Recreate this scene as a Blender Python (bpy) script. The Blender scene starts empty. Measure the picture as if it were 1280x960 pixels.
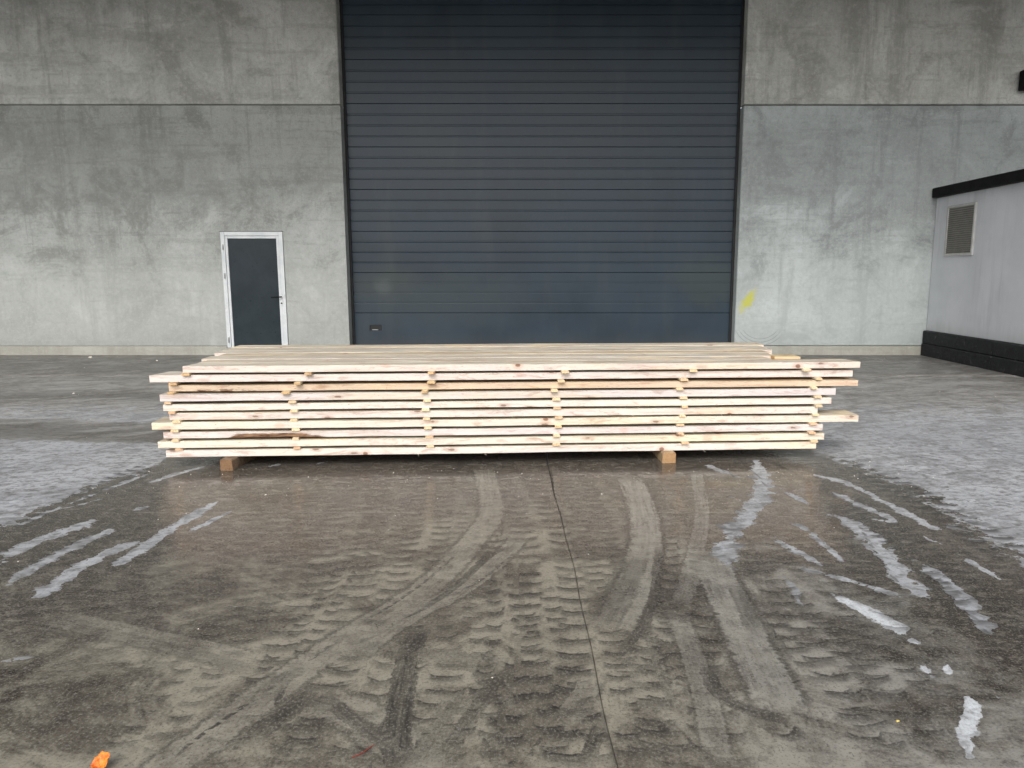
import bpy, math, random
import numpy as np
from mathutils import Vector, noise as mnoise
R = math.radians
sc = bpy.context.scene
col = sc.collection

# ------------------------------------------------------------------ camera
F_PX, CX, H = 900.0, 674.0, 1.55            # focal length and axis in photo pixels, eye height in metres
TH = math.atan(138 / 900.0)                 # looking down 8.7 degrees
cam_d = bpy.data.cameras.new('camera'); cam = bpy.data.objects.new('camera', cam_d); col.objects.link(cam)
cam.location = (0, 0, H); cam.rotation_euler = (math.pi / 2 - TH, 0, 0)
cam_d.sensor_width = 36; cam_d.lens = 36 * F_PX / 1280; cam_d.shift_x = -(CX - 640) / 1280
cam_d.clip_start = .05; cam_d.clip_end = 2000
sc.camera = cam
# ------------------------------------------------------------------ sky, sun, exposure
SUN_EL, SUN_AZ = 42.0, 190.0
w = bpy.data.worlds.new('World'); sc.world = w; w.use_nodes = True
nt = w.node_tree; bg = nt.nodes['Background']
sky = nt.nodes.new('ShaderNodeTexSky'); sky.sky_type = 'NISHITA'; sky.sun_disc = False
sky.sun_elevation = R(SUN_EL); sky.sun_rotation = R(SUN_AZ); sky.air_density = 1.0; sky.dust_density = 4.0; sky.ozone_density = 1.0
hs = nt.nodes.new('ShaderNodeHueSaturation'); hs.inputs['Saturation'].default_value = .34
nt.links.new(sky.outputs[0], hs.inputs['Color']); nt.links.new(hs.outputs[0], bg.inputs['Color'])
bg.inputs['Strength'].default_value = .15
sd = bpy.data.lights.new('sun', 'SUN'); sd.energy = .75; sd.angle = R(38); sd.color = (1, .975, .95)
sun = bpy.data.objects.new('sun', sd); col.objects.link(sun)
d = Vector((math.sin(R(SUN_AZ)) * math.cos(R(SUN_EL)), math.cos(R(SUN_AZ)) * math.cos(R(SUN_EL)), math.sin(R(SUN_EL))))
sun.rotation_euler = d.to_track_quat('Z', 'Y').to_euler(); sun.location = (0, -10, 20)
sc.view_settings.view_transform = 'Standard'; sc.view_settings.look = 'None'
sc.view_settings.gamma = 1.0; sc.view_settings.exposure = 0.5

# ------------------------------------------------------------------ surveying: photo measurements -> metres
ct, st = math.cos(TH), math.sin(TH)
def ray(px, py):
    a, b = (px - CX) / F_PX, (480 - py) / F_PX
    return Vector((a, ct + b * st, -st + b * ct))
def on_ground(px, py, z=0.0):
    r = ray(px, py); t = (z - H) / r.z; return Vector((0, 0, H)) + r * t
def on_y(px, py, Y):
    r = ray(px, py); return Vector((0, 0, H)) + r * (Y / r.y)
def on_x(px, py, X):
    r = ray(px, py); return Vector((0, 0, H)) + r * (X / r.x)

# ------------------------------------------------------------------ helpers
def tag(o, label=None, cat=None, group=None, kind=None):
    if label: o['label'] = label
    if cat: o['category'] = cat
    if group: o['group'] = group
    if kind: o['kind'] = kind
    return o
def empty(name, loc=(0, 0, 0), rz=0, parent=None):
    o = bpy.data.objects.new(name, None); col.objects.link(o); o.location = loc; o.rotation_euler = (0, 0, rz)
    o.empty_display_size = .2; o.parent = parent; return o
class MB:
    def __init__(s): s.v = []; s.f = []; s.m = []
    def poly(s, pts, faces, mi=0):
        n = len(s.v); s.v += [tuple(p) for p in pts]
        for f in faces: s.f.append([n + i for i in f]); s.m.append(mi)
    def box(s, a, b, ch=0.0, mi=0):
        (x0, y0, z0), (x1, y1, z1) = a, b
        if ch <= 0:
            p = [(x0, y0, z0), (x1, y0, z0), (x1, y1, z0), (x0, y1, z0), (x0, y0, z1), (x1, y0, z1), (x1, y1, z1), (x0, y1, z1)]
            s.poly(p, [(0, 3, 2, 1), (4, 5, 6, 7), (0, 1, 5, 4), (1, 2, 6, 5), (2, 3, 7, 6), (3, 0, 4, 7)], mi); return
        import bmesh
        bm = bmesh.new(); bmesh.ops.create_cube(bm, size=1)
        for v in bm.verts: v.co = Vector(((x0 + x1) / 2 + v.co.x * (x1 - x0), (y0 + y1) / 2 + v.co.y * (y1 - y0), (z0 + z1) / 2 + v.co.z * (z1 - z0)))
        bmesh.ops.bevel(bm, geom=bm.edges[:], offset=ch, segments=1, affect='EDGES')
        bm.verts.index_update(); s.poly([v.co for v in bm.verts], [[v.index for v in f.verts] for f in bm.faces], mi); bm.free()
    def tube(s, pts, rad, n=8, mi=0):
        pts = [Vector(p) for p in pts]; base = []
        for i, p in enumerate(pts):
            t = (pts[min(i + 1, len(pts) - 1)] - pts[max(i - 1, 0)]).normalized()
            u = t.cross(Vector((0, 0, 1)) if abs(t.z) < .9 else Vector((1, 0, 0))).normalized(); v_ = t.cross(u)
            r = rad[i] if isinstance(rad, (list, tuple)) else rad
            base += [p + (u * math.cos(2 * math.pi * k / n) + v_ * math.sin(2 * math.pi * k / n)) * r for k in range(n)]
        fs = [(i * n + k, i * n + (k + 1) % n, (i + 1) * n + (k + 1) % n, (i + 1) * n + k) for i in range(len(pts) - 1) for k in range(n)]
        fs += [tuple(range(n - 1, -1, -1)), tuple((len(pts) - 1) * n + k for k in range(n))]
        s.poly(base, fs, mi)
    def mesh(s, name, mats):
        me = bpy.data.meshes.new(name); me.from_pydata(s.v, [], s.f)
        for m in (mats if isinstance(mats, (list, tuple)) else [mats]): me.materials.append(m)
        me.polygons.foreach_set('material_index', s.m); me.update(); return me
    def build(s, name, mats, parent=None):
        o = bpy.data.objects.new(name, s.mesh(name, mats)); col.objects.link(o); o.parent = parent; return o

class NT:                                    # terse node building
    def __init__(s, name):
        s.m = bpy.data.materials.new(name); s.m.use_nodes = True; s.t = s.m.node_tree
        s.b = s.t.nodes['Principled BSDF']
        s.tc = s.t.nodes.new('ShaderNodeTexCoord'); s.obj = s.tc.outputs['Object']
    def put(s, sock, v):
        if isinstance(v, bpy.types.NodeSocket): s.t.links.new(v, sock)
        elif v is not None:
            if hasattr(sock.default_value, '__len__') and not hasattr(v, '__len__'): v = [v] * len(sock.default_value)
            if hasattr(v, '__len__') and len(sock.default_value) == 4 and len(v) == 3: v = tuple(v) + (1,)
            sock.default_value = v
    def n(s, typ, ins={}, out=0, **kw):
        nd = s.t.nodes.new('ShaderNode' + typ)
        for k, v in kw.items(): setattr(nd, k, v)
        for k, v in ins.items(): s.put(nd.inputs[k], v)
        return nd.outputs[out]
    def ma(s, op, a, b=None, c=None, clamp=False):
        ins = {0: a}
        if b is not None: ins[1] = b
        if c is not None: ins[2] = c
        return s.n('Math', ins, operation=op, use_clamp=clamp)
    def add(s, a, b): return s.ma('ADD', a, b)
    def mul(s, a, b): return s.ma('MULTIPLY', a, b)
    def mapv(s, vec=None, sc_=(1, 1, 1), loc=(0, 0, 0)):
        return s.n('Mapping', {'Vector': vec or s.obj, 'Scale': sc_, 'Location': loc})
    def noise(s, scale, detail=4, rough=.55, vec=None, dist=0, sc_=None, loc=(0, 0, 0)):
        v = vec or s.obj
        if sc_ or loc != (0, 0, 0): v = s.mapv(v, sc_ or (1, 1, 1), loc)
        return s.n('TexNoise', {'Vector': v, 'Scale': scale, 'Detail': detail, 'Roughness': rough, 'Distortion': dist})
    def step(s, x, a, b, lo=0.0, hi=1.0):
        return s.n('MapRange', {'Value': x, 'From Min': a, 'From Max': b, 'To Min': lo, 'To Max': hi}, interpolation_type='SMOOTHSTEP')
    def mix(s, f, a, b, mode='MIX'):
        nd = s.t.nodes.new('ShaderNodeMix'); nd.data_type = 'RGBA'; nd.blend_type = mode
        s.put(nd.inputs[0], f); s.put(nd.inputs[6], a); s.put(nd.inputs[7], b); return nd.outputs[2]
    def xyz(s, vec=None):
        nd = s.t.nodes.new('ShaderNodeSeparateXYZ'); s.t.links.new(vec or s.obj, nd.inputs[0]); return nd.outputs
    def comb(s, x, y, z=0.0): return s.n('CombineXYZ', {0: x, 1: y, 2: z})
    def att(s, name, typ='GEOMETRY', out=2): return s.n('Attribute', {}, out=out, attribute_name=name, attribute_type=typ)
    def rnd(s): return s.t.nodes.new('ShaderNodeObjectInfo').outputs['Random']
    def bump(s, h, strength=.3, dist=.01, normal=None):
        return s.n('Bump', {'Height': h, 'Strength': strength, 'Distance': dist, **({'Normal': normal} if normal else {})})
    def done(s, color=None, rough=None, normal=None, **kw):
        s.put(s.b.inputs['Base Color'], color)
        if rough is not None: s.put(s.b.inputs['Roughness'], rough)
        if normal is not None: s.put(s.b.inputs['Normal'], normal)
        for k, v in kw.items(): s.put(s.b.inputs[k], v)
        return s.m

# ------------------------------------------------------------------ materials
def concrete(name, lo, hi, stain, streak_lo=.42, seed=0.0, paint=False):
    t = NT(name); X, Y, Z = t.xyz()[:3]
    big = t.noise(.40, 5, .6, loc=(seed, 0, 3), dist=.6)
    mid = t.noise(.95, 7, .70, loc=(seed, 5, 0), dist=.5)
    fine = t.noise(13, 4, .82)
    grain = t.noise(75, 2, .8)
    vert = t.noise(1.0, 7, .68, sc_=(2.4, 1, .22), loc=(seed * 2, 0, 0), dist=.3)
    vfine = t.noise(1.0, 6, .75, sc_=(17, 1, 1.3), loc=(seed, 2, 0))
    lift = t.noise(1.0, 6, .7, sc_=(.35, 1, 3.2), loc=(seed, 0, 9))          # casting lifts, level bands
    lt = [min(1, v * 1.22) for v in hi]; dk = [v * .55 for v in lo]
    c = t.mix(t.step(big, .32, .68), lo, hi)
    c = t.mix(t.mul(t.step(mid, .50, .62), .72), c, stain)
    c = t.mix(t.mul(t.step(mid, .47, .36), .60), c, lt)
    c = t.mix(t.mul(t.step(vert, streak_lo + .05, streak_lo + .20), .65), c, stain)
    c = t.mix(t.mul(t.step(vert, .42, .30), .35), c, lt)
    c = t.mix(t.mul(t.step(lift, .52, .62), .38), c, stain)
    c = t.mix(t.mul(t.step(vfine, .55, .68), .32), c, stain)
    c = t.mix(t.mul(t.step(fine, .51, .64), .28), c, dk)
    c = t.mix(t.mul(t.step(fine, .48, .36), .30), c, lt)
    c = t.mix(t.mul(t.step(grain, .52, .66), .42), c, dk)
    c = t.mix(t.mul(t.step(grain, .46, .34), .30), c, lt)
    wob = t.mul(t.add(t.noise(1.1, 4, .6, loc=(0, 0, seed)), -.5), .10)
    fr = t.ma('FRACT', t.mul(t.add(Z, wob), 1 / .41))                        # level formwork marks
    line = t.mul(t.step(t.ma('ABSOLUTE', t.add(fr, -.5)), .07, .0), t.step(t.noise(2.6, 6, .75, loc=(4, seed, 0)), .50, .60))
    c = t.mix(t.mul(line, .34), c, dk)
    vo = t.n('TexVoronoi', {'Vector': t.obj, 'Scale': 9.0}, feature='F1')    # blow holes
    hole = t.mul(t.step(vo, .085, .04), t.step(t.noise(1.3, 4, .6), .46, .54))
    c = t.mix(t.mul(hole, .75), c, [v * .3 for v in lo])
    cr = t.n('TexVoronoi', {'Vector': t.n('VectorMath', {0: t.obj, 1: t.n('VectorMath', {0: t.n('TexNoise', {'Vector': t.obj, 'Scale': 3.2, 'Detail': 7.0}, out=1), 1: (.75, .75, .75)}, operation='MULTIPLY')}, operation='ADD'), 'Scale': .5}, feature='DISTANCE_TO_EDGE')
    crm = t.mul(t.step(cr, .012, .001), t.step(t.noise(.7, 3, loc=(seed, 1, 1)), .52, .60))
    c = t.mix(t.mul(crm, .22), c, dk)
    zz_ = t.add(Z, t.mul(t.add(mid, -.5), 2.6))                              # paler low down, a darker band above it
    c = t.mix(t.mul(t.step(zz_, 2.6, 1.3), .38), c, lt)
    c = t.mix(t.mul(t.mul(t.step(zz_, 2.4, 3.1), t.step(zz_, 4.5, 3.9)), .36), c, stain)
    if paint:                                                                # yellow scuff low on the wall, beside the gate
        P = on_y(935, 376, 13.8)
        dx = t.add(X, -P.x); dz = t.add(Z, -P.z)
        a = t.add(dx, t.mul(dz, -.42)); r = t.ma('SQRT', t.add(t.ma('POWER', t.mul(a, 1 / .13), 2), t.ma('POWER', t.mul(dz, 1 / .30), 2)))
        m = t.step(t.add(r, t.mul(t.add(t.noise(7, 6, .7), -.5), 2.0)), 1.05, .25)
        c = t.mix(t.mul(m, .95), c, (.56, .56, .10))
        P2 = on_y(950, 420, 13.8)                                            # dark rubbed arcs
        dx = t.add(X, -P2.x); dz = t.add(Z, -P2.z - .35)
        r2 = t.ma('SQRT', t.add(t.mul(dx, dx), t.mul(dz, dz)))
        arc = t.mul(t.step(t.ma('ABSOLUTE', t.add(t.ma('FRACT', t.mul(r2, 16)), -.5)), .12, .04), t.mul(t.step(t.ma('ABSOLUTE', t.add(r2, -.46)), .11, .08), t.mul(t.step(dz, -.2, -.3), t.step(dx, .42, .3))))
        c = t.mix(t.mul(arc, .5), c, (.09, .09, .09))
    # splash dirt near the ground and drips under the joint
    sp = t.mul(t.step(t.add(Z, t.mul(t.add(mid, -.5), .7)), .75, .2), .22)
    c = t.mix(sp, c, stain)
    h = t.add(t.mul(fine, .8), t.add(t.mul(grain, .5), t.mul(mid, .7)))
    return t.done(c, .86, t.bump(h, .6, .014))
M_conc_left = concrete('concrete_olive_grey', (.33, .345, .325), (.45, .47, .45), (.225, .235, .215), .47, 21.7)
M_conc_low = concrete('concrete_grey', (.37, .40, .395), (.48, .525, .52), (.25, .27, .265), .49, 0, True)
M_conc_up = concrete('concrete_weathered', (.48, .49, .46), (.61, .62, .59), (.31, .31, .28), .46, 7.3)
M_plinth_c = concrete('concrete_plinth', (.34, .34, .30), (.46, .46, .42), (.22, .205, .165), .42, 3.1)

def gate_mat():
    t = NT('gate_lacquer'); X, Y, Z = t.xyz()[:3]
    n1 = t.noise(.9, 5, .6); n2 = t.noise(1.0, 5, .6, sc_=(2.2, 1, .35)); f = t.noise(60, 5, .7)
    c = t.mix(t.step(n1, .35, .65), (.011, .026, .042), (.017, .036, .056))
    c = t.mix(t.mul(t.step(n2, .5, .75), .35), c, (.055, .066, .070))
    def smudge(px, py, rx, rz, amt, colr, c, k):
        P = on_y(px, py, 14.05); dx = t.mul(t.add(X, -P.x), 1 / rx); dz = t.mul(t.add(Z, -P.z), 1 / rz)
        r = t.add(t.ma('SQRT', t.add(t.mul(dx, dx), t.mul(dz, dz))), t.mul(t.add(t.noise(3.0, 5, .65, loc=(k, 0, 0)), -.5), 1.3))
        return t.mix(t.mul(t.step(r, 1.1, .3), amt), c, colr)
    c = smudge(480, 355, .75, .42, .7, (.030, .043, .043), c, 1)
    c = smudge(478, 358, .22, .22, .6, (.075, .090, .092), c, 5)
    c = smudge(885, 352, .8, .6, .5, (.040, .056, .050), c, 2)
    c = smudge(560, 375, 2.2, .7, .35, (.040, .056, .056), c, 3)
    c = t.mix(t.mul(t.step(f, .6, .75), .16), c, (.09, .10, .11))
    c = t.mix(t.mul(t.step(t.add(Z, t.mul(n2, .5)), .75, .2), .45), c, (.075, .075, .068))
    rg = t.add(.30, t.mul(n1, .16))
    return t.done(c, rg, t.bump(t.add(t.mul(t.noise(9, 3), .6), t.mul(f, .25)), .10, .005), **{'Specular IOR Level': .45})
M_gate = gate_mat()
def simple(name, c1, c2, rough, scale=6, bump=.15, metal=0.0, dirt=None, spec=.5):
    t = NT(name); a = t.noise(scale, 6, .65); b = t.noise(scale * 9, 4, .7)
    c = t.mix(t.step(a, .35, .65), c1, c2)
    if dirt: c = t.mix(t.mul(t.step(t.noise(scale * .6, 7, .75, dist=.6), .55, .72), .6), c, dirt)
    return t.done(c, t.add(rough, t.mul(t.add(b, -.5), .15)), t.bump(t.add(a, t.mul(b, .4)), bump, .006), Metallic=metal, **{'Specular IOR Level': spec})
M_rubber = simple('black_rubber', (.010, .011, .012), (.018, .019, .02), .7)
M_void = simple('dark_steel', (.02, .022, .024), (.035, .036, .038), .8)  # near-black finish of the inner wall behind the panels
M_frame = simple('white_aluminium', (.60, .64, .66), (.72, .75, .76), .35, 3, .05, dirt=(.42, .43, .40))
M_leaf_door = simple('dark_door_lacquer', (.011, .021, .028), (.018, .030, .038), .30, 2.4, .12, dirt=(.02, .03, .035), spec=.3)
M_metal = simple('brushed_metal', (.35, .35, .36), (.5, .5, .5), .35, 20, .05, 1.0)
M_blackmetal = simple('black_metal', (.006, .006, .007), (.012, .012, .013), .7, 5, .1, spec=.15)
M_soffit = simple('unseen_canopy_soffit', (.030, .030, .032), (.045, .044, .043), .7, 1.5, .05)
M_roofing = simple('roofing_felt', (.10, .10, .10), (.14, .14, .14), .9, 3, .1)
def render_mat():
    t = NT('white_render'); X, Y, Z = t.xyz()[:3]
    a = t.noise(.9, 6, .6); v = t.noise(1.0, 6, .65, sc_=(1, 3, .3)); f = t.noise(160, 4, .7)
    c = t.mix(t.step(a, .35, .65), (.60, .625, .655), (.68, .70, .73))
    c = t.mix(t.mul(t.step(v, .5, .75), .4), c, (.33, .33, .34))
    c = t.mix(t.mul(t.step(t.add(Z, t.mul(v, .6)), 1.05, .65), .5), c, (.36, .37, .36))
    c = t.mix(t.mul(t.step(t.noise(14, 7, .8), .62, .70), t.mul(t.step(Z, 1.5, .4), .7)), c, (.68, .69, .68))
    c = t.mix(t.mul(t.step(f, .5, .75), .25), c, (.25, .25, .26))
    return t.done(c, .9, t.bump(f, .5, .006))
M_render = render_mat()
def bitumen():
    t = NT('black_bitumen'); a = t.noise(2.0, 7, .7, sc_=(1, 1, 2.5), dist=1.0); b = t.noise(9, 7, .75)
    c = t.mix(t.step(a, .4, .6), (.008, .009, .011), (.018, .019, .021))
    c = t.mix(t.mul(t.step(b, .56, .68), .5), c, (.10, .10, .10))
    c = t.mix(t.mul(t.step(a, .60, .68), .5), c, (.16, .16, .155))
    return t.done(c, t.step(a, .3, .7, .45, .8), t.bump(t.add(a, b), .8, .02), **{'Specular IOR Level': .3})
M_bitumen = bitumen()
M_vent = simple('beige_louvre', (.17, .165, .145), (.23, .22, .19), .6, 8, .1)
M_ventframe = simple('pale_vent_frame', (.42, .42, .41), (.5, .5, .48), .5, 8, .05)

def wood(name, kind):
    t = NT(name); rn = t.rnd()
    off = t.comb(t.mul(rn, 37.0), t.mul(rn, 91.0), t.mul(rn, 13.0))
    v = t.n('VectorMath', {0: t.obj, 1: off}, operation='ADD')
    tint = t.att('tint', 'OBJECT', 0)                                       # the plank's own colour
    bark = t.att('bark')
    g1 = t.noise(1.0, 7, .68, vec=v, sc_=(1.5, 30, 38), dist=.6)           # long grain
    g2 = t.noise(1.0, 5, .7, vec=v, sc_=(6, 120, 140))
    patch = t.noise(1.0, 5, .65, vec=v, sc_=(1.1, 4, 4))
    blot = t.noise(1.0, 6, .72, vec=v, sc_=(4.5, 22, 22), dist=.8)
    saw = t.noise(1.0, 3, .6, vec=v, sc_=(120, 3, 3))                      # saw marks across
    if kind == 'edge':
        c = t.mix(t.step(patch, .38, .62), (.74, .695, .63), (.72, .655, .62))
        c = t.mix(t.mul(t.step(g1, .50, .66), .60), c, (.58, .42, .33))
        c = t.mix(t.mul(t.step(t.noise(1.0, 4, .6, vec=v, sc_=(.5, 2, 2), loc=(3, 3, 3)), .52, .64), .6), c, (.78, .66, .48))
        c = t.mix(t.mul(t.step(blot, .54, .64), .55), c, (.46, .32, .26))
        c = t.mix(t.mul(t.step(blot, .42, .34), .6), c, (.82, .79, .74))
        c = t.mix(t.mul(t.step(g2, .54, .70), .42), c, (.43, .31, .24))
        c = t.mix(t.mul(t.step(t.noise(1.0, 3, .6, vec=v, sc_=(30, 160, 160)), .66, .72), .7), c, (.24, .15, .10))
    elif kind == 'face':
        c = t.mix(t.step(patch, .38, .62), (.60, .56, .47), (.50, .48, .43))
        c = t.mix(t.mul(t.step(g1, .47, .62), .72), c, (.33, .26, .19))
        c = t.mix(t.mul(t.step(g1, .44, .34), .55), c, (.80, .73, .60))
        c = t.mix(t.mul(t.step(g2, .5, .68), .5), c, (.78, .70, .56))
        c = t.mix(t.mul(t.step(blot, .56, .66), .5), c, (.36, .29, .22))
        c = t.mix(t.mul(t.step(t.noise(1.0, 4, .6, vec=v, sc_=(1.4, 3, 2), loc=(8, 3, 3)), .57, .66), .65), c, (.72, .59, .40))
        g3 = t.noise(1.0, 5, .7, vec=v, sc_=(1.1, 11, 9), dist=.8)
        c = t.mix(t.mul(t.step(g3, .50, .60), .62), c, (.34, .28, .21))
        c = t.mix(t.mul(t.step(g3, .44, .34), .6), c, (.74, .70, .60))
        ck = t.mul(t.step(t.noise(1.0, 6, .7, vec=v, sc_=(1.0, 30, 4), loc=(1, 8, 3), dist=1.2), .665, .69), .9)
        c = t.mix(ck, c, (.05, .035, .025))
    else:
        c = t.mix(t.step(patch, .35, .65), (.68, .53, .37), (.56, .40, .26))
        c = t.mix(t.mul(t.step(t.noise(90, 5, .8, vec=v), .48, .66), .6), c, (.28, .17, .10))
        c = t.mix(t.mul(t.step(t.noise(28, 5, .8, vec=v), .54, .66), .6), c, (.22, .13, .08))
    # knots
    kv = t.n('VectorMath', {0: v, 1: (1.0, 1.15, 1.3)}, operation='MULTIPLY')
    kn = t.n('TexVoronoi', {'Vector': kv, 'Scale': 3.1, 'Randomness': 1.0}, feature='F1')
    kn = t.add(kn, t.mul(t.add(t.noise(30, 4, .7, vec=v), -.5), .05))
    km = t.step(kn, .085, .05); kr = t.step(kn, .2, .09)
    c = t.mix(t.mul(kr, .35), c, (.60, .34, .24)); c = t.mix(t.mul(km, .85), c, (.21, .10, .065))
    kv2 = t.mapv(v, (3.4, 9, 11), (4, 4, 4)); k2 = t.n('TexVoronoi', {'Vector': kv2, 'Scale': 1.0}, feature='F1')
    k2 = t.add(k2, t.mul(t.add(t.noise(24, 3, .7, vec=v), -.5), .2))
    c = t.mix(t.mul(t.step(k2, .28, .12), .40), c, (.40, .24, .18)); c = t.mix(t.mul(t.step(k2, .11, .07), .7), c, (.16, .08, .05))
    c = t.mix(1.0, c, tint, 'MULTIPLY')
    # waney bark where the log's skin is left on
    bn = t.add(bark, t.mul(t.add(t.noise(1.0, 6, .7, vec=v, sc_=(14, 60, 60)), -.5), .9))
    bm_ = t.step(bn, .42, .55)
    bc = t.mix(t.step(t.noise(1.0, 5, .7, vec=v, sc_=(9, 90, 90)), .35, .65), (.10, .05, .03), (.42, .25, .15))
    c = t.mix(bm_, c, bc)
    h = t.add(t.add(t.mul(g1, .8), t.mul(g2, .5)), t.add(t.mul(saw, .35), t.mul(bm_, -.8)))
    return t.done(c, .78, t.bump(h, .7, .005), **{'Specular IOR Level': .25})
M_wedge, M_wface, M_wend = wood('sawn_wood_edge', 'edge'), wood('sawn_wood_face', 'face'), wood('sawn_wood_end', 'end')

# ------------------------------------------------------------------ ground
JX = lambda Y: .355 - .0485 * Y                     # the long expansion joint
def seglist(px): return [on_ground(x, y).xy for x, y in px]
def sdist(P, pts):
    """distance, signed side, arc length of points P (n,2) to a polyline"""
    best = np.full(len(P), 1e9); side = np.zeros(len(P)); arc = np.zeros(len(P)); L = 0; tt_ = np.zeros(len(P))
    for i in range(len(pts) - 1):
        a = np.array(pts[i]); b = np.array(pts[i + 1]); ab = b - a; l = np.hypot(*ab)
        lo = -5 if False else 0
        t = np.clip(((P - a) @ ab) / l ** 2, 0, 1); q = a + t[:, None] * ab; dd = P - q; r = np.hypot(dd[:, 0], dd[:, 1])
        m = r < best; best[m] = r[m]
        sg = np.sign(ab[0] * (P[:, 1] - a[1]) - ab[1] * (P[:, 0] - a[0])); side[m] = sg[m]; arc[m] = (L + t * l)[m]; L += l
    return best, side, arc, L
def smooth(pts, it=2):
    pts = [np.array(p, float) for p in pts]
    for _ in range(it):
        q = [pts[0]]
        for a, b in zip(pts, pts[1:]): q += [a * .75 + b * .25, a * .25 + b * .75]
        pts = q + [pts[-1]]
    return pts
# dry pale streaks: polyline in the photograph's ground plane, half width (m), strength
DRY = [
 ([(0,705),(25,685),(71,668),(112,652),(133,643)], .075, .85), ([(8,731),(33,714),(75,693),(104,677),(133,666),(146,654)], .05, .8),
 ([(25,756),(54,743),(75,727),(104,706),(137,689),(167,679),(187,672)], .055, .9), ([(137,712),(167,693),(196,672),(233,650),(275,625)], .05, .9),
 ([(221,672),(250,658),(292,637)], .05, .65), ([(154,641),(192,631)], .05, .7), ([(83,635),(125,624)], .06, .7), ([(0,827),(20,824),(44,821)], .022, .8),
 ([(179,606),(233,589),(272,578)], .045, .6), ([(330,585),(362,577)], .05, .5), ([(385,583),(420,574)], .04, .4), ([(155,598),(190,590)], .05, .6), ([(0,668),(60,640),(120,617),(190,590)], .04, .5),
 ([(945,575),(958,606),(940,641),(912,667),(906,693),(921,717)], .085, .75), ([(1032,641),(1067,654),(1102,684),(1124,724),(1172,757)], .07, .9),
 ([(1142,700),(1181,724),(1216,763),(1242,802)], .05, .9), ([(965,673),(993,687),(1030,708)], .04, .9), ([(991,708),(1037,719),(1085,732),(1133,748)], .028, .85),
 ([(1041,743),(1076,761),(1111,778),(1142,802)], .045, 1.15), ([(1148,826),(1168,848)], .018, 1.15), ([(1183,831),(1186,846)], .018, 1.15),
 ([(1207,866),(1220,885),(1205,907),(1212,947)], .028, 1.05), ([(980,719),(993,737),(1006,767)], .03, .55), ([(1028,610),(1076,632),(1137,660)], .06, .6),
 ([(976,610),(1015,634)], .05, .6), ([(1199,693),(1277,739)], .035, .6), ([(1146,667),(1186,684)], .03, .7), ([(905,617),(932,628)], .05, .55), ([(1240,865),(1262,880)], .012, .8),
 ([(970,650),(1000,655),(1040,690),(1060,710)], .05, .45), ([(1072,645),(1110,652),(1146,660)], .04, .5), ([(1000,590),(1060,603),(1130,640),(1190,672)], .055, .62), ([(870,575),(905,590),(935,600)], .06, .4), ([(1090,738),(1104,742)], .018, .9),
]
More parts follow.
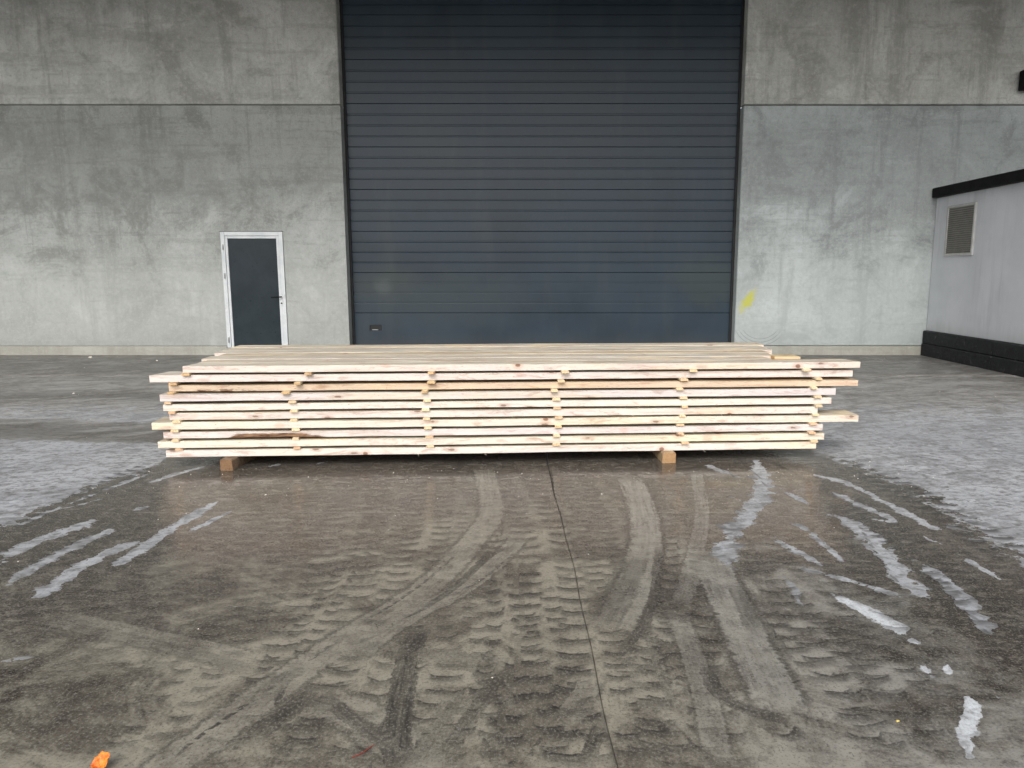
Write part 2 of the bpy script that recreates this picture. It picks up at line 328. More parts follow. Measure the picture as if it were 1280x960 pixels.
# smooth slide marks: pale inside, dark along both borders
SMEAR = [
 ([(603,585),(620,639),(595,672),(545,727),(482,768),(420,806),(330,870),(215,955),(150,1010)], .085, .65), ([(653,668),(628,697),(578,739),(500,775),(430,830)], .06, .8),
 ([(787,597),(807,643),(807,697),(787,747),(762,793)], .10, .9), ([(885,690),(905,740),(945,820),(985,900)], .10, .8), ([(845,760),(880,860),(900,960)], .05, .6),
 ([(420,805),(540,820),(640,830)], .06, -.5), ([(380,870),(470,900),(560,990)], .09, .6), ([(60,770),(200,800),(330,830)], .07, .5), ([(700,910),(735,860),(745,840)], .05, .7),
 ([(920,717),(930,745),(990,830)], .03, -.8), ([(528,777),(507,831),(495,918),(500,980)], .055, -1.0), ([(870,590),(880,640),(868,700),(850,760)], .05, .5), ([(575,855),(540,925),(500,980)], .04, -.6),
 ([(440,785),(485,760),(532,727),(565,697),(577,688)], .010, -1), ([(467,790),(515,770),(547,750),(580,720),(615,685),(630,662),(627,640)], .010, -1), ([(562,747),(615,717),(630,700),(657,685)], .009, -1), ([(430,815),(455,800),(480,789)], .008, -1),
 ([(203,960),(252,917),(295,890),(349,852),(439,789)], .010, -1), ([(262,960),(306,925),(330,895),(371,841)], .008, -1), ([(295,941),(330,917),(393,863)], .008, -1), ([(0,795),(60,795),(200,806),(250,822)], .012, -.6), ([(690,905),(670,930),(650,965)], .010, -.9), ([(995,830),(1010,905),(1016,960)], .006, -.8), ([(845,870),(862,920),(872,960)], .006, -.9), ([(1135,690),(1180,740),(1222,775),(1243,800),(1246,815)], .010, -1),
 ([(1070,650),(1100,700),(1135,745)], .010, -.9), ([(1230,660),(1180,640),(1130,610),(1060,585)], .015, -.7), ([(820,600),(846,640),(850,690),(838,740)], .008, -.8), ([(775,600),(790,640),(792,690),(768,745)], .008, -.8), ([(690,905),(715,895),(735,870)], .05, .8),
 ([(530,830),(575,832),(622,836)], .035, -.8), ([(525,866),(560,866),(595,870)], .03, -.9), ([(470,706),(530,695),(590,690)], .035, -.6), ([(540,965),(600,880),(632,830)], .035, -.8), ([(395,865),(470,920),(535,965)], .035, -.8),
 ([(318,872),(350,850),(388,828)], .045, -.8), ([(300,935),(350,895),(412,853)], .05, -.9), ([(880,820),(895,870),(950,893),(1010,905)], .035, -.9), ([(918,725),(935,765),(952,800)], .05, -.8), ([(795,690),(775,740),(745,792)], .09, -.6),
 ([(826,680),(817,768),(770,822)], .03, -.9), ([(728,975),(742,925),(757,890)], .03, -.9), ([(1000,905),(1030,960)], .05, -.6), ([(882,576),(905,588),(932,604)], .012, -1), ([(918,574),(945,592),(962,612)], .012, -1), ([(960,575),(1010,600),(1060,630)], .02, -1),
 ([(860,577),(880,592)], .012, -1), ([(568,588),(590,605),(603,640)], .010, -.9), ([(650,680),(615,690),(570,735),(520,765)], .022, -.9), ([(60,780),(200,806),(335,845)], .045, -.45), ([(930,620),(915,660)], .012, -.7),
 ([(1135,700),(1185,760),(1210,800)], .02, -.7), ([(1245,800),(1243,815)], .02, -.8),
]
# tyre treads: polyline, half width, strength, layer
TREAD = [
 ([(480,590),(470,660),(400,770),(290,900)], .09, .9, 2), ([(620,700),(640,780),(610,880),(580,980)], .10, .9, 0), ([(790,720),(830,800),(860,900)], .09, .9, 2), ([(1050,760),(1120,800),(1230,860)], .11, .8, 0), ([(1000,600),(1080,650),(1180,720),(1260,800)], .10, .9, 2),

 ([(600,590),(610,650),(585,740),(520,860),(470,980)], .13, .9, 2), ([(715,588),(740,650),(765,730),(800,840),(820,990)], .14, .9, 2), ([(930,650),(985,720),(1070,800),(1180,900)], .13, .9, 2), ([(850,590),(900,650),(960,700),(1040,760)], .12, .8, 2),
 ([(420,590),(385,660),(330,740),(230,860),(140,980)], .13, .7, 2), ([(660,720),(700,850),(735,990)], .13, .9, 1), ([(560,720),(590,830),(590,990)], .12, .7, 1), ([(940,860),(990,900),(1100,960)], .13, .9, 0),
 ([(640,588),(672,650),(688,710),(688,800),(672,900),(650,1010)], .20, 1.0, 0), ([(455,588),(445,640),(425,720),(370,850),(300,980)], .22, .8, 0), ([(745,588),(770,650),(800,730),(850,850),(880,990)], .20, .75, 0),
 ([(880,640),(930,720),(1000,830),(1080,980)], .19, .9, 0), ([(1010,640),(1060,720),(1130,850),(1180,980)], .20, .7, 0), ([(330,600),(270,700),(150,830),(60,960)], .2, .35, 0), ([(1040,575),(1110,600),(1200,650),(1290,710)], .17, 1.2, 0), ([(560,870),(480,930),(400,1010)], .1, .8, 0),
 ([(540,588),(540,640),(520,720),(480,800),(420,900),(380,990)], .16, .9, 1), ([(700,588),(735,660),(780,760),(840,900)], .15, .6, 1), ([(820,588),(850,650),(860,730),(850,850),(840,990)], .17, .9, 1),
 ([(960,740),(1040,830),(1120,900),(1200,990)], .17, .8, 1), ([(380,600),(360,680),(300,760),(200,880)], .2, .4, 1), ([(980,580),(1040,620),(1130,670),(1230,760),(1280,820)], .14, .9, 1), ([(205,575),(120,610),(0,680)], .12, 1.2, 1),
 ([(590,700),(520,800),(470,860)], .12, .7, 2), ([(500,590),(490,660),(450,740)], .12, .7, 2), ([(590,590),(600,640),(570,690)], .12, .7, 2), ([(1090,880),(1160,920),(1230,930)], .12, .7, 2), ([(720,870),(790,900),(870,890)], .10, .3, 2),
 ([(900,930),(960,890),(1040,870)], .10, .6, 2), ([(230,620),(120,670),(0,730)], .12, .9, 2), ([(690,610),(710,680),(725,760)], .1, .6, 2),
 ([(0,530),(130,535),(300,550)], .12, .6, 2),
]
def axis(lo, hi, f0, f1, fine, coarse):
    a = list(np.arange(f0, f1 + 1e-6, fine)); x = f0; s = fine
    left = []
    while x > lo: s = min(coarse, s * 1.15); x -= s; left.append(max(x, lo))
    x = a[-1]; s = fine; right = []
    while x < hi: s = min(coarse, s * 1.15); x += s; right.append(min(x, hi))
    return left[::-1] + a + right
def ground_field(P):
    """P (n,2) metres -> dict of attributes"""
    n = len(P); X, Y = P[:, 0], P[:, 1]; out = {}
    dry = np.full(n, -1.6); viv = np.zeros(n)
    for px, hw, st_ in DRY:
        b, s_, a, L = sdist(P, smooth(seglist(px)))
        e = np.clip(np.minimum(a, L - a) / (hw * 3), .25, 1)
        dry = np.maximum(dry, np.clip((hw * e - b) / hw, -2.4, 1) * .5 + (min(st_, 1) - 1) * .5)
        if st_ > 1: viv = np.maximum(viv, np.clip(1.6 - b / hw, 0, 1))
    # wide dry fields either side of the wet run
    def below(px):                                   # signed metres beyond a border polyline (positive = outside)
        b, s_, a, L = sdist(P, seglist(px)); return b * s_
    g1 = below([(-900, 1000), (-300, 800), (0, 660), (105, 612), (210, 577), (250, 520), (262, 480)])         # left field lies to the left
    g2 = below([(985, 480), (990, 520), (1015, 563), (1085, 586), (1146, 612), (1212, 658), (1280, 700), (1700, 900), (2400, 1100)])
    f1 = np.clip(g1 / .16, -2, 1) * .5; f2 = np.clip(g2 / .30, -2, 1) * .5
    far = np.clip((9.3 - Y) / 2.6, 0, 1)             # fades back to damp towards the wall
    fld = np.maximum(f1, f2) * .9 - (1 - far) * .75
    lf = np.clip((-1.5 - X) / 1.5, 0, 1)
    band = (np.exp(-((Y - 9.1) / .38) ** 4) + np.exp(-((Y - 7.15 + .10 * (X + 6)) / .42) ** 4) * .9) * lf
    fld = fld - band * 1.1
    out['band'] = np.clip(band + .85 * np.clip((Y - 10.2) / 1.2, 0, 1), 0, 1); out['viv'] = viv; out['side'] = np.clip((X - .3) / 1.2, 0, 1)
    out['dry'] = np.maximum(dry, fld)
    out['far'] = np.clip((Y - 5.9 + .12 * np.abs(X)) / 1.6, 0, 1)
    out['tone'] = np.clip((5.7 - Y) / 3.4, 0, 1) * np.exp(-((X + .2) / 1.9) ** 2)      # mud film spread by the tyres
    for k in range(3):
        u = np.full(n, 3.0); s = np.zeros(n); g = np.zeros(n)
        for px, hw, st_, lay in TREAD:
            if lay != k: continue
            b, sg, a, L = sdist(P, smooth(seglist(px)))
            uu = np.where(np.minimum(a, L - a) > 1e-4, b / hw, 3)
            m = uu < np.abs(u); u[m] = (uu * sg)[m]; s[m] = a[m]; g[m] = st_ * np.clip(np.minimum(a, L - a)[m] / .25, 0, 1)
        out[f'u{k}'] = np.clip(np.abs(u), 0, 2); out[f'h{k}'] = (u > 0) * 1.0; out[f's{k}'] = s; out[f'g{k}'] = np.where(np.abs(u) < 1.3, g, 0)
    for sg_ in ('p', 'q'):                                # pale slides / dark slides
        u = np.full(n, 3.0); s = np.zeros(n); g = np.zeros(n); sd_ = np.zeros(n)
        for px, hw, st_ in SMEAR:
            if (st_ > 0) != (sg_ == 'p'): continue
            b, sg, a, L = sdist(P, smooth(seglist(px)))
            e = np.clip(np.minimum(a, L - a) / .15, 0, 1); uu = np.where(e > 0, b / hw, 3)
            m = uu < u; u[m] = uu[m]; sd_[m] = (b * sg)[m]; s[m] = a[m]; g[m] = abs(st_) * e[m]
        out['u' + sg_] = np.clip(u, 0, 2); out['v' + sg_] = sd_; out['s' + sg_] = s; out['g' + sg_] = np.where(u < 1.7, g, 0)
    return out

def ground_mat():
    t = NT('yard_concrete'); A = t.att
    n_lo = t.noise(.55, 3, .65, dist=.5); n_md = t.noise(2.3, 5, .68, dist=.7); n_hi = t.noise(14, 4, .72); n_gr = t.noise(80, 2, .9)
    n_ed = t.noise(8.5, 3, .55)
    rot = t.n('Mapping', {'Vector': t.obj, 'Rotation': (0, 0, R(-17))}); n_sw = t.noise(1.0, 5, .72, vec=rot, sc_=(1.6, 6.5, 1), dist=.9)                   # brushed across
    n_sx = t.noise(1.0, 4, .72, sc_=(10, 21, 1), dist=.7)
    c_hi = t.add(n_hi, -.5); c_md = t.add(n_md, -.5); c_sx = t.add(n_sx, -.5); c_ed = t.add(n_ed, -.5)
    q = t.add(t.add(A('dry'), t.mul(c_md, .9)), t.add(t.mul(c_ed, 1.05), t.add(t.mul(c_hi, 1.0), t.mul(c_sx, .4))))
    dry = t.step(q, -.01, .03)
    tone = t.step(t.add(A('tone'), t.add(t.mul(c_md, 1.1), t.mul(c_ed, .4))), .12, .70)
    wet = t.mix(t.step(n_lo, .35, .65), (.048, .040, .033), (.082, .069, .056))
    wet = t.mix(t.mul(t.step(n_md, .52, .62), .6), wet, (.042, .038, .033))
    mud = t.mix(t.step(n_md, .40, .58), (.132, .118, .092), (.292, .270, .210))
    mud = t.mix(t.mul(A('side'), .75), mud, t.mix(t.step(n_md, .40, .58), (.130, .123, .110), (.310, .307, .288)))
    c = t.mix(t.mul(tone, .88), wet, mud)
    c = t.mix(t.mul(t.step(n_sx, .50, .38), t.mul(t.ma('SUBTRACT', 1.0, tone), .45)), c, (.20, .185, .155))
    c = t.mix(t.mul(t.step(n_sx, .55, .63), t.mul(t.ma('SUBTRACT', 1.0, tone), .8)), c, (.028, .025, .022))
    dark = None
    for k in range(3):
        au, hf, s, g = A(f'u{k}'), A(f'h{k}'), A(f's{k}'), A(f'g{k}')
        wob = t.add(t.mul(t.add(t.noise(3 + k, 3, .6, loc=(k * 3, 0, 0)), -.5), .42), t.add(t.mul(c_hi, .22), t.mul(c_ed, .25)))
        ph = t.add(t.add(t.mul(s, 1 / (.125, .105, .09)[k]), t.mul(t.ma('POWER', t.add(au, -.55), 2), 1.1)), t.add(t.mul(hf, .5), wob))
        fr = t.ma('FRACT', ph)                                               # sharp leading edge, fading tail
        tail = t.mul(t.step(fr, .0, .06), t.step(t.add(fr, t.mul(c_hi, .5)), .66, .22))
        sh = t.ma('MAXIMUM', t.mul(t.step(fr, .0, .05), t.step(fr, .22, .10)), t.mul(tail, .75))
        win = t.mul(t.step(t.add(au, t.add(t.mul(c_ed, .35), t.mul(c_hi, .2))), .10, .26), t.step(t.add(au, t.add(t.mul(c_hi, .6), t.mul(c_ed, .5))), 1.02, .80))
        mk = t.mul(t.mul(sh, win), t.mul(g, t.step(t.noise(1.5, 3, .6, loc=(0, k * 5, 0)), .30, .46, .38, 1.0)))
        dark = mk if dark is None else t.ma('MAXIMUM', dark, mk)
    dark = t.ma('MINIMUM', dark, 1.0)
    # slide marks
    def slide(x):
        au, v, s, g = A('u' + x), A('v' + x), A('s' + x), A('g' + x)
        comb_ = t.noise(1.0, 3, .6, vec=t.comb(t.mul(v, 9.0), t.mul(s, 42.0), 0.0))
        rg = t.add(au, t.add(t.add(t.mul(c_hi, .3), t.mul(t.add(comb_, -.5), .75)), t.mul(c_ed, .35)))
        streak = t.noise(1.0, 5, .7, vec=t.comb(t.mul(v, 38.0), t.mul(s, 2.2), 0.0))
        return t.step(rg, 1.0, .86), t.mul(t.step(rg, .80, .98), t.step(rg, 1.35, 1.05)), streak, g
    ins, edge, strk, gp = slide('p')
    dark = t.mul(dark, t.ma('SUBTRACT', 1.0, t.mul(t.mul(ins, gp), .9), clamp=True))
    c = t.mix(t.mul(t.mul(ins, gp), t.step(strk, .36, .58, .25, .9)), c, t.mix(A('side'), (.245, .228, .188), (.300, .302, .285)))
    dark = t.ma('MAXIMUM', dark, t.mul(edge, t.mul(gp, t.step(n_md, .35, .58, .4, 1.0))))
    ins, edge, strk, gq = slide('q')
    dark = t.ma('MAXIMUM', dark, t.mul(t.mul(ins, gq), t.step(strk, .65, .35, .55, 1.0)))
    c = t.mix(t.mul(dark, .93), c, (.026, .0235, .0215))
    c = t.mix(t.mul(t.step(n_hi, .52, .62), .32), c, (.045, .040, .035))
    c = t.mix(t.mul(t.step(n_hi, .47, .36), .22), c, (.26, .245, .20))
    c = t.mix(t.mul(t.step(n_gr, .53, .66), .45), c, (.30, .29, .25))
    c = t.mix(t.mul(t.step(n_gr, .47, .34), .50), c, (.020, .018, .016))
    # dry concrete
    dc = t.mix(t.step(n_lo, .3, .7), (.33, .345, .36), (.44, .455, .47))
    dc = t.mix(t.mul(t.step(n_md, .49, .60), .55), dc, (.19, .195, .20))
    dc = t.mix(t.mul(t.step(n_sw, .50, .62), .50), dc, (.18, .18, .18))
    dc = t.mix(t.mul(t.step(n_sx, .53, .62), .65), dc, (.13, .13, .13))
    dc = t.mix(t.mul(t.step(n_ed, .40, .30), .5), dc, (.52, .54, .55))
    dc = t.mix(t.mul(A('viv'), .75), dc, (.66, .69, .71))
    dc = t.mix(t.mul(t.step(n_hi, .54, .64), .45), dc, (.14, .14, .14))
    dc = t.mix(t.mul(t.step(n_gr, .52, .66), .40), dc, (.10, .10, .10))
    dc = t.mix(t.mul(dark, .85), dc, (.050, .048, .046))
    damp = t.mix(t.step(n_sw, .42, .60), (.31, .305, .29), (.19, .185, .17))      # half dried ground towards the wall
    damp = t.mix(t.mul(A('band'), t.step(n_sw, .36, .52, .30, .85)), damp, (.105, .10, .092))
    damp = t.mix(t.mul(t.step(n_hi, .5, .64), .45), damp, (.11, .105, .095))
    c = t.mix(t.mul(A('far'), t.step(n_md, .62, .44, .6, 1.0)), c, damp)
    c = t.mix(t.mul(dry, t.step(n_hi, .62, .44, .62, .96)), c, dc)
    gx, gy = t.xyz()[:2]                                                     # filled saw cut across the yard
    cut = t.mul(t.step(t.ma('ABSOLUTE', t.add(gy, -4.55)), .010, .003), t.step(n_ed, .42, .56))
    c = t.mix(t.mul(cut, .30), c, (.30, .29, .26))
    film = t.step(t.add(t.add(n_lo, t.mul(n_md, .6)), t.mul(c_sx, 1.2)), .70, .95)
    rw = t.add(t.add(.07, t.mul(film, .16)), t.mul(n_gr, .06)); rw = t.add(rw, t.mul(tone, .22)); rw = t.add(rw, t.mul(A('far'), .28))
    r = t.n('Mix', {0: dry, 2: rw, 3: .68})
    hh = t.add(t.add(t.mul(n_md, .5), t.mul(n_hi, .6)), t.add(t.mul(n_gr, .22), t.add(t.mul(dark, .4), t.add(t.mul(n_sx, .5), t.mul(dry, .25)))))
    return t.done(c, r, t.bump(hh, .22, .004), **{'Specular IOR Level': .42})
M_ground = ground_mat()
M_subbase = simple('joint_filler', (.018, .017, .016), (.03, .028, .026), .8, 6, .2)
M_outer = simple('outer_concrete', (.20, .20, .195), (.28, .28, .27), .8, .8, .1)

g = MB(); g.poly([(-400, -400, -.035), (400, -400, -.035), (400, 400, -.035), (-400, 400, -.035)], [(0, 1, 2, 3)])
ground = g.build('ground', M_outer); tag(ground, 'grey concrete yard, wet and covered in tyre marks', kind='structure')
g = MB(); g.poly([(-31, -12, -.025), (31, -12, -.025), (31, 13.9, -.025), (-31, 13.9, -.025)], [(0, 1, 2, 3)])
g.build('joint_bed', M_subbase, ground)
xs = axis(-30, 30, -4.3, 4.3, .028, .6); ysl = axis(-12, 13.9, 1.7, 6.6, .028, .30)
YJ = [10.85]
JG = .0022
def slab(side, y0, y1):
    sx = [x for x in xs if (x > .012 if side > 0 else x < -.012)]
    sx = ([JG] + sx) if side > 0 else (sx + [-JG])
    sy = [y for y in ysl if y0 + .012 < y < y1 - .012]
    g0 = .0002 if y0 in YJ else 0; g1 = .0002 if y1 in YJ else 0
    sy = [y0 + g0] + sy + [y1 - g1]
    GX, GY = np.meshgrid(sx, sy); JO = .355 - .0485 * GY + .006 * np.sin(GY * 2.1) + .003 * np.sin(GY * 7.3); PX = (GX + JO).ravel(); PY = GY.ravel()
    nx, ny = len(sx), len(sy)
    P = np.stack([PX, PY], 1); PZ = np.zeros(len(P))
    idx = np.arange(nx * ny).reshape(ny, nx)
    F = np.stack([idx[:-1, :-1], idx[:-1, 1:], idx[1:, 1:], idx[1:, :-1]], -1).reshape(-1, 4)
    # rim going down into the joints
    rim = np.concatenate([idx[0, :], idx[1:, -1], idx[-1, -2::-1], idx[-2:0:-1, 0]])
    nb = len(P); V = np.concatenate([np.column_stack([P, PZ]), np.column_stack([P[rim], np.full(len(rim), -.03)])])
    k = np.arange(len(rim)); k2 = (k + 1) % len(rim)
    FR = np.stack([rim[k], nb + k, nb + k2, rim[k2]], -1)
    F = np.concatenate([F, FR])
    me = bpy.data.meshes.new('slab'); me.vertices.add(len(V)); me.vertices.foreach_set('co', V.ravel())
    me.loops.add(F.size); me.loops.foreach_set('vertex_index', F.ravel()); me.polygons.add(len(F))
    me.polygons.foreach_set('loop_start', np.arange(len(F)) * 4); me.update(calc_edges=True); me.validate()
    f = ground_field(V[:, :2])
    for name, arr in f.items():
        a = me.attributes.new(name, 'FLOAT', 'POINT'); a.data.foreach_set('value', arr.astype(np.float32))
    me.materials.append(M_ground); o = bpy.data.objects.new('slab', me); col.objects.link(o); o.parent = ground; return o
for sd_ in (-1, 1):
    for a_, b_ in ((-12, YJ[0]), (YJ[0], 13.9)): slab(sd_, a_, b_)

# ------------------------------------------------------------------ warehouse
WY = 13.8
GL = on_y(437, 428, WY).x; GR = on_y(918, 424, WY).x
JZ = on_y(640, 131, WY).z; PZ_ = on_y(640, 432.5, WY).z
TOP = 7.15
bld = empty('warehouse', (0, WY, 0)); tag(bld, 'grey concrete warehouse with a wide dark sectional gate and a small side door', 'building')
def world(o):                                       # mesh is written in world metres, undo the parent's offset
    M = o.parent.matrix_world if o.parent else None
    p = Vector((0, 0, 0)); q = o.parent
    while q: p += q.location; q = q.parent
    o.location = -p; return o
def wall_panel(x0, x1, z0, z1, y0, mat, hole=None, name='wall_panel', thick=.28):
    m = MB(); ch = .012
    if not hole: m.box((x0, y0, z0), (x1, y0 + thick, z1), ch)
    else:
        hx0, hx1, hz1 = hole
        m.box((x0, y0, z0), (hx0, y0 + thick, z1), 0); m.box((hx1, y0, z0), (x1, y0 + thick, z1), 0); m.box((hx0, y0, hz1), (hx1, y0 + thick, z1), 0)
    return world(m.build(name, mat, bld))
DX0, DX1 = on_y(282, 400, WY).x, on_y(359.5, 400, WY).x; DZ1 = on_y(315, 289, WY).z
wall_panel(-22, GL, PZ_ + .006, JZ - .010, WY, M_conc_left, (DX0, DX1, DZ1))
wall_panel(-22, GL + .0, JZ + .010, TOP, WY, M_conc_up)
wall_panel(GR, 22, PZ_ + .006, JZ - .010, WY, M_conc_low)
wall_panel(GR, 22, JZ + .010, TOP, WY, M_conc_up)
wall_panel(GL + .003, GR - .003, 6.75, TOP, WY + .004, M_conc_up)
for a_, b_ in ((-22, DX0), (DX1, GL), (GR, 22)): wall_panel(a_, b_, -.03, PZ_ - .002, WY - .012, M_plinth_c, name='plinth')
m = MB(); m.box((-22, WY + .30, -.03), (GL - .1, WY + .36, TOP)); m.box((GR + .1, WY + .30, -.03), (22, WY + .36, TOP)); world(m.build('inner_wall', M_void, bld))
# unseen overhang added high above the gate, sized to darken gate and wall tops
CAN = 6.6
m = MB(); m.box((-22, WY - CAN, TOP + .01), (22, WY + .5, TOP + .45)); cp = world(m.build('unseen_canopy', M_soffit, bld))
for k in range(9):
    m = MB(); m.box((-21 + k * 5.2, WY - CAN + .1, TOP - .25), (-20.8 + k * 5.2, WY - .01, TOP + .005)); world(m.build('unseen_canopy_beam', M_soffit, bld))
# sectional gate
gate = empty('sectional_gate', (0, .25, 0), parent=bld)
GY = WY + .25
joints = [on_y(640, y, GY).z for y in (391, 341, 289, 237, 183.5, 129, 73)]
dz_ = (joints[4] - joints[0]) / 4
zz = [0.03] + [joints[0] + dz_ * k for k in range(9)]
x0, x1 = GL + .05, GR - .05
for k in range(len(zz) - 1):
    a, b = zz[k], min(zz[k + 1], 6.9)
    if b - a < .2: break
    nr = 4
    prof = [(a + .001, .03), (a + .001, .004), (a + .006, 0)]; rh = (b - a) / nr
    if k == 0: nr = 1; rh = b - a
    for r_ in range(1, nr):
        zc = a + rh * r_; dp = .013 if k > 1 else .006
        prof += [(zc - .020, 0), (zc - .008, dp), (zc + .010, dp), (zc + .014, 0)]
    prof += [(b - .010, 0), (b - .004, .004), (b - .001, .03)]
    m = MB(); n = len(prof); sag = lambda X: 0
    nx = 2
    pts = [(x, GY + p[1], p[0]) for x in (x0, x1) for p in prof]
    m.poly(pts, [(i, i + n, i + n + 1, i + 1) for i in range(n - 1)] + [tuple(range(n - 1, -1, -1))[::-1], tuple(range(2 * n - 1, n - 1, -1))])
    o = world(m.build('gate_panel', M_gate, gate))
m = MB(); m.box((x0 - .05, GY + .031, 0), (x1 + .05, GY + .05, 6.95)); world(m.build('gate_backing', M_rubber, gate))
for xa, xb in ((GL + .001, GL + .05), (GR - .05, GR - .001)):
    m = MB(); m.box((xa, GY - .03, .0), (xb, GY + .03, 6.75), .004); world(m.build('side_seal', M_rubber, gate))
m = MB(); m.box((x0, GY - .012, .002), (x1, GY + .028, .029)); world(m.build('bottom_seal', M_rubber, gate))
P = on_y(462, 406, GY); Q = on_y(477, 413, GY)
m = MB(); t_ = .014
m.box((P.x, GY - .012, P.z - t_), (Q.x, GY - .001, P.z)); m.box((P.x, GY - .012, Q.z), (P.x + t_, GY - .001, P.z - t_)); m.box((Q.x - t_, GY - .012, Q.z), (Q.x, GY - .001, P.z - t_)); m.box((P.x + t_, GY - .004, Q.z), (Q.x - t_, GY - .001, P.z - t_))
hd = world(m.build('pull_handle', M_rubber, gate))
m = MB(); m.box((P.x + .05, GY - .02, Q.z + .005), (Q.x - .06, GY - .005, Q.z + .025), .004); world(m.build('handle_grip', M_metal, gate))
# small side door
door = empty('side_door', ((DX0 + DX1) / 2, 0, 0), parent=bld)
fw = .13; dz0 = PZ_ - .03; lf = fw * 1.0
def dbox(name, a, b, mat, ch=.004):
    m = MB(); m.box(a, b, ch); return world(m.build(name, mat, door))
m = MB()
m.box((DX0 + .008, WY - .02, dz0), (DX0 + .085, WY + .12, DZ1 - .01), .005); m.box((DX1 - .085, WY - .02, dz0), (DX1 - .008, WY + .12, DZ1 - .01), .005); m.box((DX0 + .0865, WY - .0185, DZ1 - .085), (DX1 - .0865, WY + .12, DZ1 - .01), .005)
m.box((DX0 + .0885, WY - .008, dz0), (DX0 + .135, WY + .08, DZ1 - .088), .004); m.box((DX1 - .135, WY - .008, dz0), (DX1 - .0885, WY + .08, DZ1 - .088), .004); m.box((DX0 + .1375, WY - .0065, DZ1 - .135), (DX1 - .1375, WY + .08, DZ1 - .088), .004)
world(m.build('door_frame', M_frame, door))
dbox('door_leaf', (DX0 + .137, WY + .012, dz0 + .01), (DX1 - .137, WY + .05, DZ1 - .137), M_leaf_door)
dbox('threshold', (DX0 + .01, WY - .03, dz0 - .05), (DX1 - .01, WY + .2, dz0 - .002), M_plinth_c)
for py in (309, 345, 425):
    c_ = on_y(280, py, WY - .03); m = MB(); m.tube([(DX0 + .05, WY - .032, c_.z - .05), (DX0 + .05, WY - .032, c_.z + .05)], .012); world(m.build('hinge', M_metal, door))
hz_ = on_y(350, 371, WY).z; hx = DX1 - .085
dbox('lock_plate', (hx - .02, WY - .030, hz_ - .17), (hx + .02, WY - .0205, hz_ + .06), M_frame)
m = MB(); m.tube([(hx, WY - .022, hz_), (hx, WY - .085, hz_), (hx - .02, WY - .09, hz_), (hx - .17, WY - .09, hz_ - .01)], .012); world(m.build('door_handle', M_blackmetal, door))
m = MB(); m.tube([(hx, WY - .05, hz_ - .12), (hx, WY - .03, hz_ - .12)], .013); world(m.build('lock_cylinder', M_blackmetal, door))

# black lamp housing on the wall at the far right
P = on_y(1272, 90, WY); Q = on_y(1272, 115, WY)
lamp = empty('wall_lamp', (P.x, WY, Q.z)); tag(lamp, 'black box-shaped lamp housing fixed to the upper wall right of the gate', 'lamp')
m = MB(); m.box((0, -.22, 0), (.55, -.05, P.z - Q.z), .015); m.build('housing', M_blackmetal, lamp)
m = MB(); m.box((.2, -.049, .1), (.35, -.001, P.z - Q.z - .1), .004); m.build('bracket', M_blackmetal, lamp)
m = MB(); m.box((.04, -.232, .05), (.51, -.2205, P.z - Q.z - .05), .003); m.build('lens', M_rubber, lamp)

# ------------------------------------------------------------------ lean-to shed on the right
SX = on_y(1157, 415, WY).x
fz0, fz1 = on_y(1166, 247.5, WY).z, on_y(1164, 235.5, WY).z; pz = on_y(1157, 413, WY).z
shed = empty('shed', (SX, 11, 0)); tag(shed, 'low white rendered outbuilding with black roof edge and black base against the warehouse', 'outbuilding')
SY0, SY1 = 7.0, WY - .014
def sbox(name, a, b, mat, ch=.006, par=shed): m = MB(); m.box(a, b, ch); return world(m.build(name, mat, par))
va, vb = on_x(1184, 288, SX), on_x(1219, 288, SX); vz1 = on_x(1222, 252, SX).z; vz0 = on_x(1182, 320.5, SX).z
sbox('wall', (SX, SY0, pz + .002), (SX + 5, SY1, fz0 - .002), M_render)
pl = MB(); ny = 24; rng = random.Random(4)
for lev, (za, zb, ex) in enumerate(((-.02, pz * .48, .085), (pz * .48 + .004, pz, .07))):
    y = SY0 - .07
    while y < SY1 - .05:
        L = rng.uniform(2.2, 2.9); y2 = min(y + L, SY1 - .002)
        sbox('plinth_board', (SX - ex + rng.uniform(-.006, .006), y, za), (SX + .1, y2 - .006, zb + rng.uniform(-.006, .004)), M_bitumen, .014); y = y2
sbox('plinth_infill', (SX - .04, SY0 - .02, -.02), (SX + 5, SY1 - .004, pz - .012), M_bitumen)
sbox('roof_edge', (SX - .10, SY0 - .1, fz0), (SX + 5.1, SY1 + .0, fz1), M_blackmetal, .012)
sbox('roof', (SX + .05, SY0 + .05, fz1 + .002), (SX + 5.0, SY1 - .02, fz1 + .03), M_roofing)
vent = empty('vent', (0, (va.y + vb.y) / 2 - 11, vz0), parent=shed)
y0v, y1v = vb.y, va.y; fwv = .045
m = MB(); m.box((SX - .03, y0v, vz0), (SX + .02, y0v + fwv, vz1), .004); m.box((SX - .03, y1v - fwv, vz0), (SX + .02, y1v, vz1), .004)
m.box((SX - .0285, y0v + fwv, vz0), (SX + .02, y1v - fwv, vz0 + fwv), .004); m.box((SX - .0285, y0v + fwv, vz1 - fwv), (SX + .02, y1v - fwv, vz1), .004)
world(m.build('vent_frame', M_ventframe, vent))
m = MB(); nsl = 22
